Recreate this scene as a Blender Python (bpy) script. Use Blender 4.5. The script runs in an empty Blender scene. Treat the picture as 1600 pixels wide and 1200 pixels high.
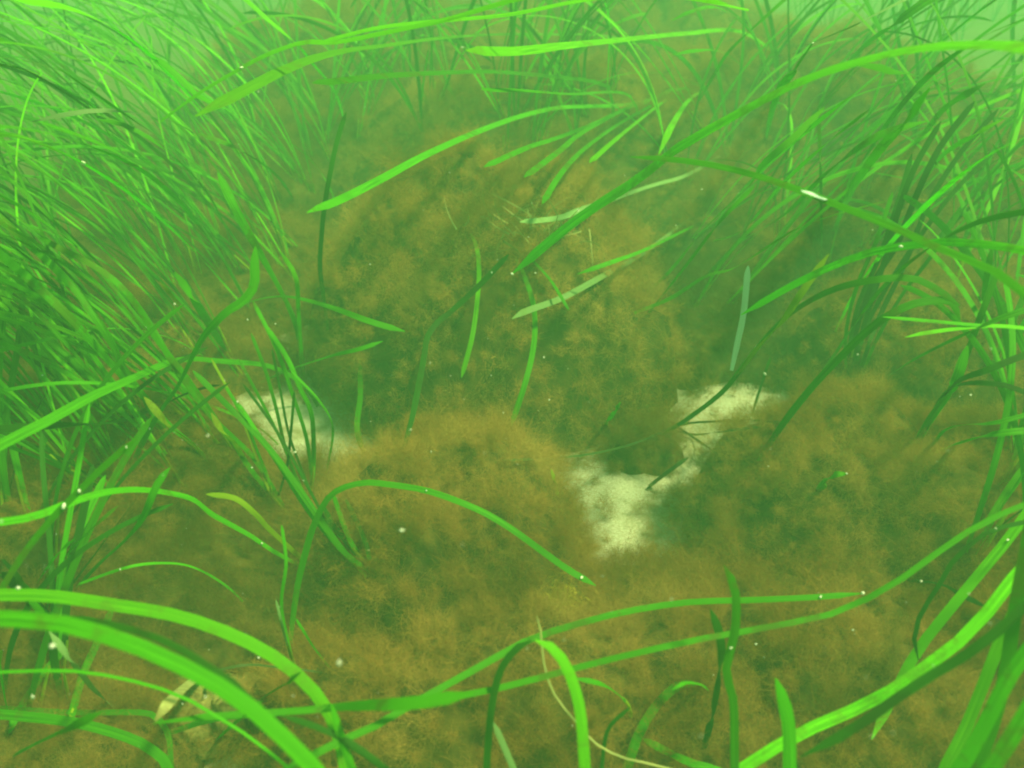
import bpy, math, random
import numpy as np
from mathutils import Vector

R = math.radians
S = bpy.context.scene
COL = S.collection

# ------------------------------------------------------------------ camera
CAM_H, PITCH, TH = 0.75, 28.0, 0.4985
cam = bpy.data.cameras.new("camera")
cam.sensor_width = 36.0
cam.lens = 18.0 / TH
cam.clip_start, cam.clip_end = 0.01, 100.0
cam.dof.use_dof = True
cam.dof.focus_distance = 1.15
cam.dof.aperture_fstop = 8.0
cam_ob = bpy.data.objects.new("camera", cam)
cam_ob.location = (0, 0, CAM_H)
cam_ob.rotation_euler = (R(90 - PITCH), 0, 0)
COL.objects.link(cam_ob)
S.camera = cam_ob

# ------------------------------------------------------------------ light and exposure
SUN_EL, SUN_AZ = 60.0, 100.0            # azimuth clockwise from +Y
w = bpy.data.worlds.new("World")
S.world = w
w.use_nodes = True
nt = w.node_tree
bg = nt.nodes["Background"]
sky = nt.nodes.new("ShaderNodeTexSky")
sky.sky_type = 'NISHITA'
sky.sun_disc = False
sky.sun_elevation = R(SUN_EL)
sky.sun_rotation = R(SUN_AZ)
filt = nt.nodes.new("ShaderNodeMix"); filt.data_type = 'RGBA'; filt.blend_type = 'MULTIPLY'
filt.inputs[0].default_value = 1.0
filt.inputs[7].default_value = (0.85, 1.0, 0.5, 1)     # skylight that has come down through green water
nt.links.new(sky.outputs[0], filt.inputs[6])
nt.links.new(filt.outputs[2], bg.inputs[0])
bg.inputs[1].default_value = 0.065
sl = bpy.data.lights.new("sun", 'SUN')
sl.energy = 3.0
sl.angle = R(8)
sl.color = (1.0, 0.99, 0.47)           # daylight after a few metres of green water
so = bpy.data.objects.new("sun", sl)
e, a = R(SUN_EL), R(SUN_AZ)
to_sun = Vector((math.cos(e) * math.sin(a), math.cos(e) * math.cos(a), math.sin(e)))
so.rotation_euler = to_sun.to_track_quat('Z', 'Y').to_euler()
so.location = to_sun * 20
COL.objects.link(so)
S.view_settings.view_transform = 'Standard'
S.view_settings.look = 'None'
S.view_settings.exposure = 1.52
S.view_settings.gamma = 1.0
S.cycles.volume_bounces = 5
S.cycles.max_bounces = 8
S.cycles.diffuse_bounces = 3
S.cycles.transmission_bounces = 6
S.cycles.use_denoising = True
S.cycles.filter_width = 2.1
S.cycles.sample_clamp_indirect = 4.0

# ------------------------------------------------------------------ pixel helpers (1600 x 1200 photograph)
cp, sp = math.cos(R(PITCH)), math.sin(R(PITCH))
FWD = np.array([0, cp, -sp]); UP = np.array([0, sp, cp]); RT = np.array([1.0, 0, 0])
CAM = np.array([0, 0, CAM_H])


def ray(px, py):
    return FWD + RT * ((px - 800) / 800 * TH) + UP * ((600 - py) / 800 * TH)


def project(P):
    q = np.asarray(P) - CAM
    d = q @ FWD
    ds = np.where(d > 1e-3, d, 1e-3)
    return 800 + (q @ RT) / ds / TH * 800, 600 - (q @ UP) / ds / TH * 800, d


# ------------------------------------------------------------------ noise
_rng = np.random.default_rng(11)
_tab = _rng.random((256, 256))


def vnoise(x, y):
    xi, yi = np.floor(x).astype(int), np.floor(y).astype(int)
    fx, fy = x - xi, y - yi
    fx = fx * fx * (3 - 2 * fx); fy = fy * fy * (3 - 2 * fy)
    g = lambda i, j: _tab[(xi + i) & 255, (yi + j) & 255]
    return (g(0, 0) * (1 - fx) + g(1, 0) * fx) * (1 - fy) + (g(0, 1) * (1 - fx) + g(1, 1) * fx) * fy


def fbm(x, y, n=3):
    s, a, t = 0, 1.0, 0
    for k in range(n):
        s = s + a * vnoise(x + 17.3 * k, y + 9.1 * k); t += a
        a *= 0.5; x = x * 2.03; y = y * 2.03
    return s / t


def billow(x, y):
    """Rounded cushions with creases between them (cellular noise), 0..1."""
    xi, yi = np.floor(x).astype(int), np.floor(y).astype(int)
    best = np.full(np.shape(x), 9.0)
    for a in (-1, 0, 1):
        for b in (-1, 0, 1):
            i, j = xi + a, yi + b
            fx = i + _tab[i & 255, j & 255]; fy = j + _tab[(i + 91) & 255, (j + 57) & 255]
            best = np.minimum(best, (x - fx) ** 2 + (y - fy) ** 2)
    return np.sqrt(np.clip(1 - best / 0.9, 0, 1))


def ground_h(x, y):
    return 0.03 * (fbm(x * 1.7 + 40, y * 1.7 + 40, 3) - 0.5)


# ------------------------------------------------------------------ the algae mounds: centre x, y, radii, height, label, colour kind
MOUNDS = [
    (-0.03, 1.50, 0.285, 0.33, 0.235, 1.12, 'largest brown fuzzy algae mound standing alone in the middle of the clearing'),
    (-0.070, 0.915, 0.160, 0.185, 0.128, 1.15, 'golden brown algae mound in front of the largest mound, beside the near sand gap'),
    (0.445, 0.965, 0.25, 0.215, 0.135, 1.0, 'broad brown algae mound to the right of the near sand gap'),
    (-0.53, 1.02, 0.25, 0.18, 0.135, 1.0, 'low brown algae mound under the arched blades on the left side'),
    (-0.04, 0.68, 0.20, 0.15, 0.10, 1.1, 'yellowish brown algae cushion at the bottom centre under the dark arched blade'),
    (0.27, 0.71, 0.23, 0.17, 0.085, 1.05, 'tawny algae cushion at the bottom right below the long thin blades'),
    (-0.31, 0.87, 0.18, 0.15, 0.06, 0.55, 'dark brown algae patch above the pale crusted stone'),
    (0.56, 0.74, 0.18, 0.18, 0.10, 1.0, 'brown algae cushion in the lower right corner behind wide blades'),
    (-0.52, 0.76, 0.17, 0.15, 0.055, 0.85, 'dark algae patch in the lower left corner under crossing blades'),
    (0.34, 1.62, 0.18, 0.24, 0.05, 0.28, 'algae bed painted dark as a shaded hollow behind the bleached white blade'),  # low tone paints the shade of the hollow into the algae colour
    (0.69, 1.40, 0.28, 0.23, 0.14, 1.0, 'wide brown algae mound behind the shoot at the right edge'),
    (0.88, 1.85, 0.35, 0.26, 0.20, 1.0, 'hazy brown algae mound behind the dark bundle on the right'),
    (0.10, 2.35, 0.48, 0.34, 0.22, 1.0, 'hazy brown algae mound just behind the largest mound'),
    (-0.72, 2.25, 0.33, 0.26, 0.12, 0.7, 'dark hazy algae mound within the left grass thicket'),
    (-0.33, 1.95, 0.22, 0.20, 0.05, 0.35, 'low algae mound painted dark as a shaded gap at the back left shoulder of the largest mound'),  # dark tone stands in for the shaded gap left of the big mound
    (-0.75, 1.45, 0.33, 0.26, 0.10, 0.85, 'olive algae mound behind the left shoots'),
    (0.72, 2.55, 0.50, 0.34, 0.25, 1.0, 'far hazy algae mound behind the right grass thicket'),
    (-0.35, 3.05, 0.60, 0.40, 0.26, 1.0, 'faint far algae mound near the top centre'),
    (-1.15, 1.85, 0.32, 0.28, 0.10, 0.8, 'olive algae mound at the far left edge'),
    (0.50, 2.02, 0.26, 0.22, 0.12, 0.9, 'hazy algae cushion between the shaded mound and the right thicket'),
    (-0.42, 2.55, 0.34, 0.26, 0.13, 0.8, 'dim algae mound in the haze at the upper left of the largest mound'),
    (0.92, 1.12, 0.26, 0.24, 0.11, 1.0, 'brown algae mound cut by the right edge at mid height'),
    (-0.40, 0.70, 0.12, 0.10, 0.035, 0.95, 'brown algae tuft bed around the pale crusted stone'),
    (-0.45, 1.46, 0.11, 0.09, 0.04, 0.9, 'small algae tuft standing at the upper end of the left sand gap'),
    (-0.262, 1.075, 0.06, 0.07, 0.045, 0.9, 'small dark algae tuft at the left foot of the front mound'),
    (-0.52, 1.78, 0.24, 0.22, 0.09, 0.8, 'olive algae cushion above the left sand gap'),
    (0.15, 0.835, 0.10, 0.085, 0.05, 1.0, 'small algae tuft closing the near end of the right hand sand gap'),
    (0.178, 1.185, 0.05, 0.045, 0.035, 0.9, 'small algae tuft in the narrow neck of the right hand sand gap'),
    (0.35, 3.3, 0.60, 0.40, 0.28, 1.0, 'faintest far algae mound near the top right'),
]


def wobble(ang, k):
    return 1 + 0.50 * (fbm(np.cos(ang) * 1.9 + 7 * k + 3, np.sin(ang) * 1.9 + 5 * k + 3, 4) - 0.5)


def mound_h(m, x, y, k):
    cx, cy, rx, ry, H = m[:5]
    dx, dy = (x - cx) / rx, (y - cy) / ry
    ang = np.arctan2(dy, dx)
    wob = wobble(ang, k) + 0.10 * (fbm(x * 26, y * 26, 2) - 0.5)
    r = np.sqrt(dx * dx + dy * dy) / wob
    dome = np.clip(1 - r * r, 0, 1) ** 0.5
    wx = x + 0.03 * (fbm(x * 14, y * 14 + 9, 2) - 0.5); wy = y + 0.03 * (fbm(x * 14 + 31, y * 14, 2) - 0.5)
    lump = 0.38 + 0.98 * billow(wx * 7.6 + 3.7 * k, wy * 7.6 + 1.3 * k)
    fine = 0.032 * (billow(wx * 19 + k, wy * 19 + 2 * k) - 0.5) + 0.012 * (fbm(x * 45, y * 45, 2) - 0.5)
    return np.where(r < 1, H * dome * lump + fine * np.clip(dome * 2, 0, 1) * min(1, H / 0.1), -0.03)


_gx, _gy = np.arange(-3, 3, 0.01), np.arange(0.2, 5, 0.01)
_GX, _GY = np.meshgrid(_gx, _gy)
_SH = ground_h(_GX, _GY)
_G0 = _SH.copy()
for k, m in enumerate(MOUNDS):
    _SH = np.maximum(_SH, _G0 + mound_h(m, _GX, _GY, k))


def surf_h(x, y):
    x = np.asarray(x, float); y = np.asarray(y, float)
    i = np.clip(((x + 3) / 0.01).round().astype(int), 0, len(_gx) - 1)
    j = np.clip(((y - 0.2) / 0.01).round().astype(int), 0, len(_gy) - 1)
    inside = (np.abs(x) < 3) & (y > 0.2) & (y < 5)
    return np.where(inside, _SH[j, i], 0.0)


_D = np.concatenate([np.arange(0.3, 2.2, 0.012), np.arange(2.2, 7, 0.06)])
_sc = {}


def surf_depth(px, py):
    key = (round(px / 6), round(py / 6))
    if key not in _sc:
        P = CAM + np.outer(_D, ray(px, py))
        b = P[:, 2] < surf_h(P[:, 0], P[:, 1])
        _sc[key] = _D[np.argmax(b)] if b.any() else 6.5
    return _sc[key]


# ------------------------------------------------------------------ object helpers
def tag(o, label=None, cat=None, group=None, kind=None):
    if label: o['label'] = label
    if cat: o['category'] = cat
    if group: o['group'] = group
    if kind: o['kind'] = kind
    return o


def mesh_ob(name, V, F, mat, parent=None, uv=None, smooth=True, loc=None, sharp=False):
    """V (n,3); F (m,3) or (m,4) int array; uv per vertex."""
    V = np.asarray(V, float)
    if loc is not None:
        V = V - np.asarray(loc)
    me = bpy.data.meshes.new(name)
    F = np.asarray(F, np.int32)
    k = F.shape[1]
    me.vertices.add(len(V)); me.vertices.foreach_set("co", V.astype(np.float32).ravel())
    me.loops.add(F.size); me.loops.foreach_set("vertex_index", F.ravel())
    me.polygons.add(len(F))
    me.polygons.foreach_set("loop_start", np.arange(0, F.size, k, dtype=np.int32))
    me.polygons.foreach_set("loop_total", np.full(len(F), k, np.int32))
    me.polygons.foreach_set("use_smooth", np.full(len(F), smooth, bool))
    if uv is not None:
        l = me.uv_layers.new(name="UVMap")
        l.data.foreach_set("uv", np.asarray(uv, np.float32)[F.ravel()].ravel())
    if isinstance(mat, tuple):
        for x_ in mat[:2]: me.materials.append(x_)
        me.polygons.foreach_set("material_index", (np.arange(len(F)) >= mat[2]).astype(np.int32))
    else:
        me.materials.append(mat)
    me.update(calc_edges=True)
    if sharp:                                   # the two rims of a leaf blade
        ev = np.empty(len(me.edges) * 2, np.int32); me.edges.foreach_get("vertices", ev)
        ev = ev.reshape(-1, 2) % 6
        at = me.attributes.new("sharp_edge", 'BOOLEAN', 'EDGE')
        at.data.foreach_set("value", ((ev[:, 0] == ev[:, 1]) & ((ev[:, 0] == 0) | (ev[:, 0] == 4))))
    o = bpy.data.objects.new(name, me)
    COL.objects.link(o)
    if loc is not None:
        o.location = loc
    if parent:
        o.parent = parent
    return o


# ------------------------------------------------------------------ materials
def new_mat(name):
    m = bpy.data.materials.new(name)
    m.use_nodes = True
    n = m.node_tree
    for x in list(n.nodes):
        n.nodes.remove(x)
    out = n.nodes.new("ShaderNodeOutputMaterial")
    return m, n, out


def node(n, t, **kw):
    x = n.nodes.new(t)
    for k, v in kw.items():
        if k.startswith('i_'):
            key = k[2:]
            key = int(key) if key.isdigit() else key.replace('_', ' ')
            x.inputs[key].default_value = v
        else:
            setattr(x, k, v)
    return x


def ramp(n, fac, stops):
    r = n.nodes.new("ShaderNodeValToRGB")
    el = r.color_ramp.elements
    while len(el) < len(stops):
        el.new(0.5)
    for e_, (p, c) in zip(el, stops):
        e_.position = p; e_.color = (*c, 1)
    n.links.new(fac, r.inputs[0])
    return r.outputs[0]


def mixc(n, fac, c1, c2):
    m = n.nodes.new("ShaderNodeMix"); m.data_type = 'RGBA'
    for sock, v in ((m.inputs[0], fac), (m.inputs[6], c1), (m.inputs[7], c2)):
        if isinstance(v, (int, float)): sock.default_value = v
        elif isinstance(v, tuple): sock.default_value = (*v, 1)
        else: n.links.new(v, sock)
    return m.outputs[2]


def blade_mat(name, base, light, stain, stain_amt=0.5, transl=0.58, rough=0.6):
    m, n, out = new_mat(name)
    uv = node(n, "ShaderNodeUVMap")
    sep = node(n, "ShaderNodeSeparateXYZ"); n.links.new(uv.outputs[0], sep.inputs[0])
    # long parallel veins
    mp = node(n, "ShaderNodeMapping"); mp.inputs['Scale'].default_value = (11, 0.25, 1)
    n.links.new(uv.outputs[0], mp.inputs[0])
    nv = node(n, "ShaderNodeTexNoise", i_Scale=1.6, i_Detail=2.0)
    n.links.new(mp.outputs[0], nv.inputs['Vector'])
    oi = node(n, "ShaderNodeObjectInfo")
    tc = node(n, "ShaderNodeTexCoord")
    n1 = node(n, "ShaderNodeTexNoise", i_Scale=7.0, i_Detail=3.0)
    n.links.new(tc.outputs['Object'], n1.inputs['Vector'])
    veins = ramp(n, nv.outputs[0], [(0.40, (0, 0, 0)), (0.60, (1, 1, 1))])
    c = mixc(n, veins, base, light)
    patch = ramp(n, n1.outputs[0], [(0.4, (0, 0, 0)), (0.62, (1, 1, 1))])
    c = mixc(n, patch, c, tuple(0.5 * (p + q) for p, q in zip(base, light)))
    hv = node(n, "ShaderNodeHueSaturation")
    mr = node(n, "ShaderNodeMapRange", i_3=0.62, i_4=1.3)
    n.links.new(oi.outputs['Random'], mr.inputs[0])
    n.links.new(mr.outputs[0], hv.inputs['Value'])
    n.links.new(c, hv.inputs['Color'])
    n2 = node(n, "ShaderNodeTexNoise", i_Scale=55.0, i_Detail=4.0, i_Roughness=0.7)
    n.links.new(tc.outputs['Object'], n2.inputs['Vector'])
    n3 = node(n, "ShaderNodeTexNoise", i_Scale=9.0, i_Detail=1.0)
    n.links.new(tc.outputs['Object'], n3.inputs['Vector'])
    mul = node(n, "ShaderNodeMath", operation='MULTIPLY')
    n.links.new(n2.outputs[0], mul.inputs[0]); n.links.new(n3.outputs[0], mul.inputs[1])
    st = ramp(n, mul.outputs[0], [(0.29, (0, 0, 0)), (0.37, (stain_amt,) * 3)])
    col = mixc(n, st, hv.outputs[0], stain)
    p = node(n, "ShaderNodeBsdfPrincipled", i_Roughness=rough)
    p.inputs['Specular IOR Level'].default_value = 0.12
    n.links.new(col, p.inputs['Base Color'])
    t = node(n, "ShaderNodeBsdfTranslucent")
    n.links.new(col, t.inputs[0])
    mx = node(n, "ShaderNodeMixShader"); mx.inputs[0].default_value = transl
    n.links.new(p.outputs[0], mx.inputs[1]); n.links.new(t.outputs[0], mx.inputs[2])
    n.links.new(mx.outputs[0], out.inputs[0])
    return m


BM = {
    'g': blade_mat("fresh_blade", (0.050, 0.29, 0.003), (0.110, 0.51, 0.007), (0.12, 0.12, 0.02)),
    'b': blade_mat("bright_blade", (0.10, 0.46, 0.005), (0.24, 0.74, 0.012), (0.16, 0.20, 0.03), 0.35),
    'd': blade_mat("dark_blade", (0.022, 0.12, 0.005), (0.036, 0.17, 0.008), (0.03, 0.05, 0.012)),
    'y': blade_mat("yellow_blade", (0.24, 0.42, 0.015), (0.36, 0.50, 0.02), (0.14, 0.13, 0.02)),
    'p': blade_mat("pale_blade", (0.13, 0.27, 0.08), (0.22, 0.36, 0.14), (0.12, 0.20, 0.05), 0.6, 0.25),
    'w': blade_mat("bleached_blade", (0.45, 0.60, 0.54), (0.62, 0.76, 0.70), (0.10, 0.20, 0.08), 0.5, 0.2),
    't': blade_mat("withered_blade", (0.30, 0.33, 0.10), (0.42, 0.44, 0.17), (0.16, 0.13, 0.03), 0.6, 0.2),
    'k': blade_mat("dead_dark_blade", (0.030, 0.055, 0.014), (0.05, 0.08, 0.02), (0.05, 0.04, 0.01), 0.5, 0.1),
}


def algae_mat():
    m, n, out = new_mat("brown_algae")
    tc = node(n, "ShaderNodeTexCoord")
    geo = node(n, "ShaderNodeNewGeometry")
    oi = node(n, "ShaderNodeObjectInfo")
    n1 = node(n, "ShaderNodeTexNoise", i_Scale=7.0, i_Detail=4.0, i_Roughness=0.6)
    n.links.new(geo.outputs['Position'], n1.inputs['Vector'])
    c = ramp(n, n1.outputs[0], [(0.32, (0.205, 0.106, 0.022)), (0.50, (0.325, 0.188, 0.044)), (0.70, (0.43, 0.285, 0.082))])
    h = node(n, "ShaderNodeHueSaturation")
    mr = node(n, "ShaderNodeMapRange", i_3=0.78, i_4=1.22)
    n.links.new(geo.outputs['Random Per Island'], mr.inputs[0])
    n.links.new(mr.outputs[0], h.inputs['Value'])
    mul = node(n, "ShaderNodeMix"); mul.data_type = 'RGBA'; mul.blend_type = 'MULTIPLY'; mul.inputs[0].default_value = 1
    n.links.new(c, mul.inputs[6]); n.links.new(oi.outputs['Color'], mul.inputs[7])
    n.links.new(mul.outputs[2], h.inputs['Color'])
    p = node(n, "ShaderNodeBsdfDiffuse"); n.links.new(h.outputs[0], p.inputs[0])
    t = node(n, "ShaderNodeBsdfTranslucent"); n.links.new(h.outputs[0], t.inputs[0])
    mx = node(n, "ShaderNodeMixShader"); mx.inputs[0].default_value = 0.36
    n.links.new(p.outputs[0], mx.inputs[1]); n.links.new(t.outputs[0], mx.inputs[2])
    n.links.new(mx.outputs[0], out.inputs[0])
    return m


def sand_mat():
    m, n, out = new_mat("pale_sand")
    geo = node(n, "ShaderNodeNewGeometry")
    n1 = node(n, "ShaderNodeTexNoise", i_Scale=420.0, i_Detail=2.0)
    n2 = node(n, "ShaderNodeTexNoise", i_Scale=14.0, i_Detail=6.0, i_Roughness=0.65)
    n3 = node(n, "ShaderNodeTexNoise", i_Scale=70.0, i_Detail=5.0, i_Roughness=0.7)
    for x in (n1, n2, n3):
        n.links.new(geo.outputs['Position'], x.inputs['Vector'])
    g = ramp(n, n1.outputs[0], [(0.3, (0.35, 0.37, 0.24)), (0.7, (0.56, 0.58, 0.42))])
    d = ramp(n, n2.outputs[0], [(0.50, (0, 0, 0)), (0.68, (0.8, 0.8, 0.8))])
    c = mixc(n, d, g, (0.17, 0.15, 0.05))
    dist = node(n, "ShaderNodeVectorMath", operation='DISTANCE')
    n.links.new(geo.outputs['Position'], dist.inputs[0]); dist.inputs[1].default_value = (0.05, 1.2, 0)
    ad = node(n, "ShaderNodeMath", operation='ADD'); n.links.new(dist.outputs['Value'], ad.inputs[0]); n.links.new(n2.outputs[0], ad.inputs[1])
    mrf = node(n, "ShaderNodeMapRange", i_1=1.2, i_2=1.45); n.links.new(ad.outputs[0], mrf.inputs[0])
    c = mixc(n, mrf.outputs[0], c, (0.085, 0.075, 0.02))      # plant litter covers the bed outside the clearing
    d2 = ramp(n, n3.outputs[0], [(0.58, (0, 0, 0)), (0.70, (0.6, 0.6, 0.6))])
    c = mixc(n, d2, c, (0.13, 0.12, 0.04))
    p = node(n, "ShaderNodeBsdfPrincipled", i_Roughness=0.95)
    p.inputs['Specular IOR Level'].default_value = 0.1
    n.links.new(c, p.inputs['Base Color'])
    b = node(n, "ShaderNodeBump", i_Strength=0.4, i_Distance=0.004)
    n.links.new(n3.outputs[0], b.inputs['Height']); n.links.new(b.outputs[0], p.inputs['Normal'])
    n.links.new(p.outputs[0], out.inputs[0])
    return m


def plain_mat(name, c1, c2, scale=120.0, rough=0.7):
    m, n, out = new_mat(name)
    geo = node(n, "ShaderNodeNewGeometry")
    n1 = node(n, "ShaderNodeTexNoise", i_Scale=scale, i_Detail=5.0, i_Roughness=0.65)
    n.links.new(geo.outputs['Position'], n1.inputs['Vector'])
    c = ramp(n, n1.outputs[0], [(0.36, c1), (0.62, c2)])
    p = node(n, "ShaderNodeBsdfPrincipled", i_Roughness=rough)
    p.inputs['Specular IOR Level'].default_value = 0.12
    n.links.new(c, p.inputs['Base Color'])
    b = node(n, "ShaderNodeBump", i_Strength=0.7, i_Distance=0.004)
    n.links.new(n1.outputs[0], b.inputs['Height']); n.links.new(b.outputs[0], p.inputs['Normal'])
    n.links.new(p.outputs[0], out.inputs[0])
    return m


ALGAE, SAND = algae_mat(), sand_mat()
STONE = plain_mat("crusted_stone", (0.06, 0.05, 0.010), (0.23, 0.21, 0.06), 90.0)
SHELL = plain_mat("pale_shell", (0.55, 0.60, 0.50), (0.82, 0.84, 0.74), 300.0, 0.4)
LITTER_SHADE = plain_mat("litter_hollow_shade", (0.030, 0.022, 0.005), (0.085, 0.060, 0.010), 45.0, 0.9)  # dense litter base, kept dark to paint shade into hollows between tufts
SPONGE = plain_mat("yellow_algae", (0.30, 0.24, 0.02), (0.52, 0.44, 0.05), 90.0)

# ------------------------------------------------------------------ the setting: seabed
n_g = 220
gx = np.sign(np.linspace(-1, 1, n_g)) * np.abs(np.linspace(-1, 1, n_g)) ** 2.2 * 8
gy = np.sign(np.linspace(-1, 1, n_g)) * np.abs(np.linspace(-1, 1, n_g)) ** 2.2 * 8 + 1.1
GX, GY = np.meshgrid(gx, gy)
V = np.stack([GX, GY, ground_h(GX, GY)], -1).reshape(-1, 3)
ii = np.arange(n_g * n_g).reshape(n_g, n_g)
F = np.stack([ii[:-1, :-1], ii[:-1, 1:], ii[1:, 1:], ii[1:, :-1]], -1).reshape(-1, 4)
tag(mesh_ob('seabed', V, F, SAND), 'pale sandy seabed showing between algae mounds', 'seabed', kind='structure')


# ------------------------------------------------------------------ algae clumps
def fuzz(rng, P, D, L, W, n_seg=3, curl=0.5):
    """Tapered curved filaments rooted at P, along D; returns verts and quad faces."""
    N = len(P)
    side = np.cross(D, rng.normal(size=(N, 3))); side /= np.linalg.norm(side, axis=1, keepdims=True) + 1e-9
    bend = rng.normal(size=(N, 3)) * curl
    pts = []
    p = P.copy(); d = D.copy()
    for s in range(n_seg + 1):
        wd = W * (1 - 0.8 * s / n_seg)
        pts.append(p - side * wd[:, None] * 0.5); pts.append(p + side * wd[:, None] * 0.5)
        d = d + bend / n_seg; d /= np.linalg.norm(d, axis=1, keepdims=True)
        p = p + d * (L / n_seg)[:, None]
    V = np.stack(pts, 1)                                   # N, 2(n_seg+1), 3
    k = 2 * (n_seg + 1)
    base = (np.arange(N) * k)[:, None]
    F = np.concatenate([np.stack([base + 2 * s, base + 2 * s + 1, base + 2 * s + 3, base + 2 * s + 2], -1).reshape(N, 1, 4)
                        for s in range(n_seg)], 1).reshape(-1, 4)
    return V.reshape(-1, 3), F


def clump(k, m):
    rng = np.random.default_rng(100 + k)
    cx, cy, rx, ry, H, tone, label = m
    nr, na = 46, 110
    rr = np.linspace(0, 1.12, nr); aa = np.linspace(0, 2 * np.pi, na, endpoint=False)
    A, RR = np.meshgrid(aa, rr)
    RR = RR * wobble(A, k)
    X = cx + np.cos(A) * RR * rx; Y = cy + np.sin(A) * RR * ry
    hh = mound_h(m, X, Y, k)
    V = np.stack([X, Y, ground_h(X, Y) + hh - 0.006], -1).reshape(-1, 3)
    ii = np.arange(nr * na).reshape(nr, na); jj = np.roll(ii, -1, axis=1)
    F = np.stack([ii[:-1], jj[:-1], jj[1:], ii[1:]], -1).reshape(-1, 4)
    near = cy < 1.2
    dist = math.hypot(cx, cy)
    # tufts over the whole mound
    area = math.pi * rx * ry + 3 * H * (rx + ry)
    nt_ = int((area if rx > 0.12 else area * 1.6) * (4300 if near else 3100))
    r = np.sqrt(rng.random(nt_)) * 1.05; out_ = rng.random(nt_) < 0.2; r = np.where(out_, 0.95 + rng.exponential(0.09, nt_), r); t = rng.random(nt_) * 2 * np.pi
    wv = wobble(t, k)
    x = cx + r * wv * np.cos(t) * rx; y = cy + r * wv * np.sin(t) * ry
    h = mound_h(m, x, y, k); keep = (h > -0.02) | out_
    wx = x + 0.03 * (fbm(x * 14, y * 14 + 9, 2) - 0.5); wy = y + 0.03 * (fbm(x * 14 + 31, y * 14, 2) - 0.5)
    bl_ = 0.6 * billow(wx * 7.6 + 3.7 * k, wy * 7.6 + 1.3 * k) + 0.4 * billow(wx * 19 + k, wy * 19 + 2 * k)
    keep &= rng.random(nt_) < np.where((r > 0.88) & (r < 1.06), 0.9, np.clip(bl_ * 2.3 - 0.62, 0.05 if rx > 0.12 else 0.8, 1))
    h = np.maximum(h, 0)
    x, y, h = x[keep], y[keep], h[keep]
    e_ = 0.006
    nx = -(mound_h(m, x + e_, y, k) - mound_h(m, x - e_, y, k)) / (2 * e_)
    ny = -(mound_h(m, x, y + e_, k) - mound_h(m, x, y - e_, k)) / (2 * e_)
    Nn = np.stack([np.clip(nx, -3, 3), np.clip(ny, -3, 3), np.ones_like(nx)], -1)
    Nn /= np.linalg.norm(Nn, axis=1, keepdims=True)
    T = np.stack([x, y, ground_h(x, y) + h - 0.004], -1)
    q = 240 if near else 140
    M = len(T) * q
    Dt = Nn + rng.normal(size=Nn.shape) * 0.45 + [0, 0, 0.25]
    Dt /= np.linalg.norm(Dt, axis=1, keepdims=True)
    size = np.exp(rng.normal(size=len(T)) * 0.38) * (1.0 if near else 1.15)
    # each puff branches outward from a short stem
    up_ = rng.random(M) ** 0.8
    P = np.repeat(T, q, 0) + np.repeat(Dt * (0.017 * size)[:, None], q, 0) * up_[:, None] + rng.normal(size=(M, 3)) * np.repeat(0.0035 * size, q)[:, None]
    D = np.repeat(Dt, q, 0) * 0.55 + rng.normal(size=(M, 3)) * 0.8
    D /= np.linalg.norm(D, axis=1, keepdims=True)
    L = rng.uniform(0.005, 0.017, M) * np.repeat(size, q)
    W = rng.uniform(0.00012, 0.00027, M) * (0.95 if near else 1.2 + 0.2 * dist)
    V2, F2 = fuzz(rng, P, D, L, W, 2 if not near else 3)
    o = mesh_ob('algae_clump', np.vstack([V, V2]), np.vstack([F, F2 + len(V)]), (LITTER_SHADE, ALGAE, len(F)), loc=(cx, cy, float(ground_h(np.array([cx]), np.array([cy]))[0])))
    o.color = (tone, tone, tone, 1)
    tag(o, label, 'algae', 'brown algae clumps on the seabed')
    return o


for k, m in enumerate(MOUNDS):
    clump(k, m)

# ------------------------------------------------------------------ eelgrass blades
def spline(pts, n):
    """Catmull-Rom through the rows of pts, n samples evenly spread by length."""
    pts = np.asarray(pts, float)
    p = np.vstack([2 * pts[0] - pts[1], pts, 2 * pts[-1] - pts[-2]])
    out = []
    for i in range(1, len(p) - 2):
        t = np.linspace(0, 1, 12, endpoint=False)[:, None]
        a_, b_, c_, d_ = p[i - 1], p[i], p[i + 1], p[i + 2]
        out.append(0.5 * (2 * b_ + (c_ - a_) * t + (2 * a_ - 5 * b_ + 4 * c_ - d_) * t ** 2 + (3 * b_ - a_ - 3 * c_ + d_) * t ** 3))
    out.append(pts[-1:])
    q = np.vstack(out)
    s = np.concatenate([[0], np.cumsum(np.linalg.norm(np.diff(q, axis=0), axis=1))])
    u = np.linspace(0, s[-1], n)
    return np.stack([np.interp(u, s, q[:, j]) for j in range(q.shape[1])], -1)


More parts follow.
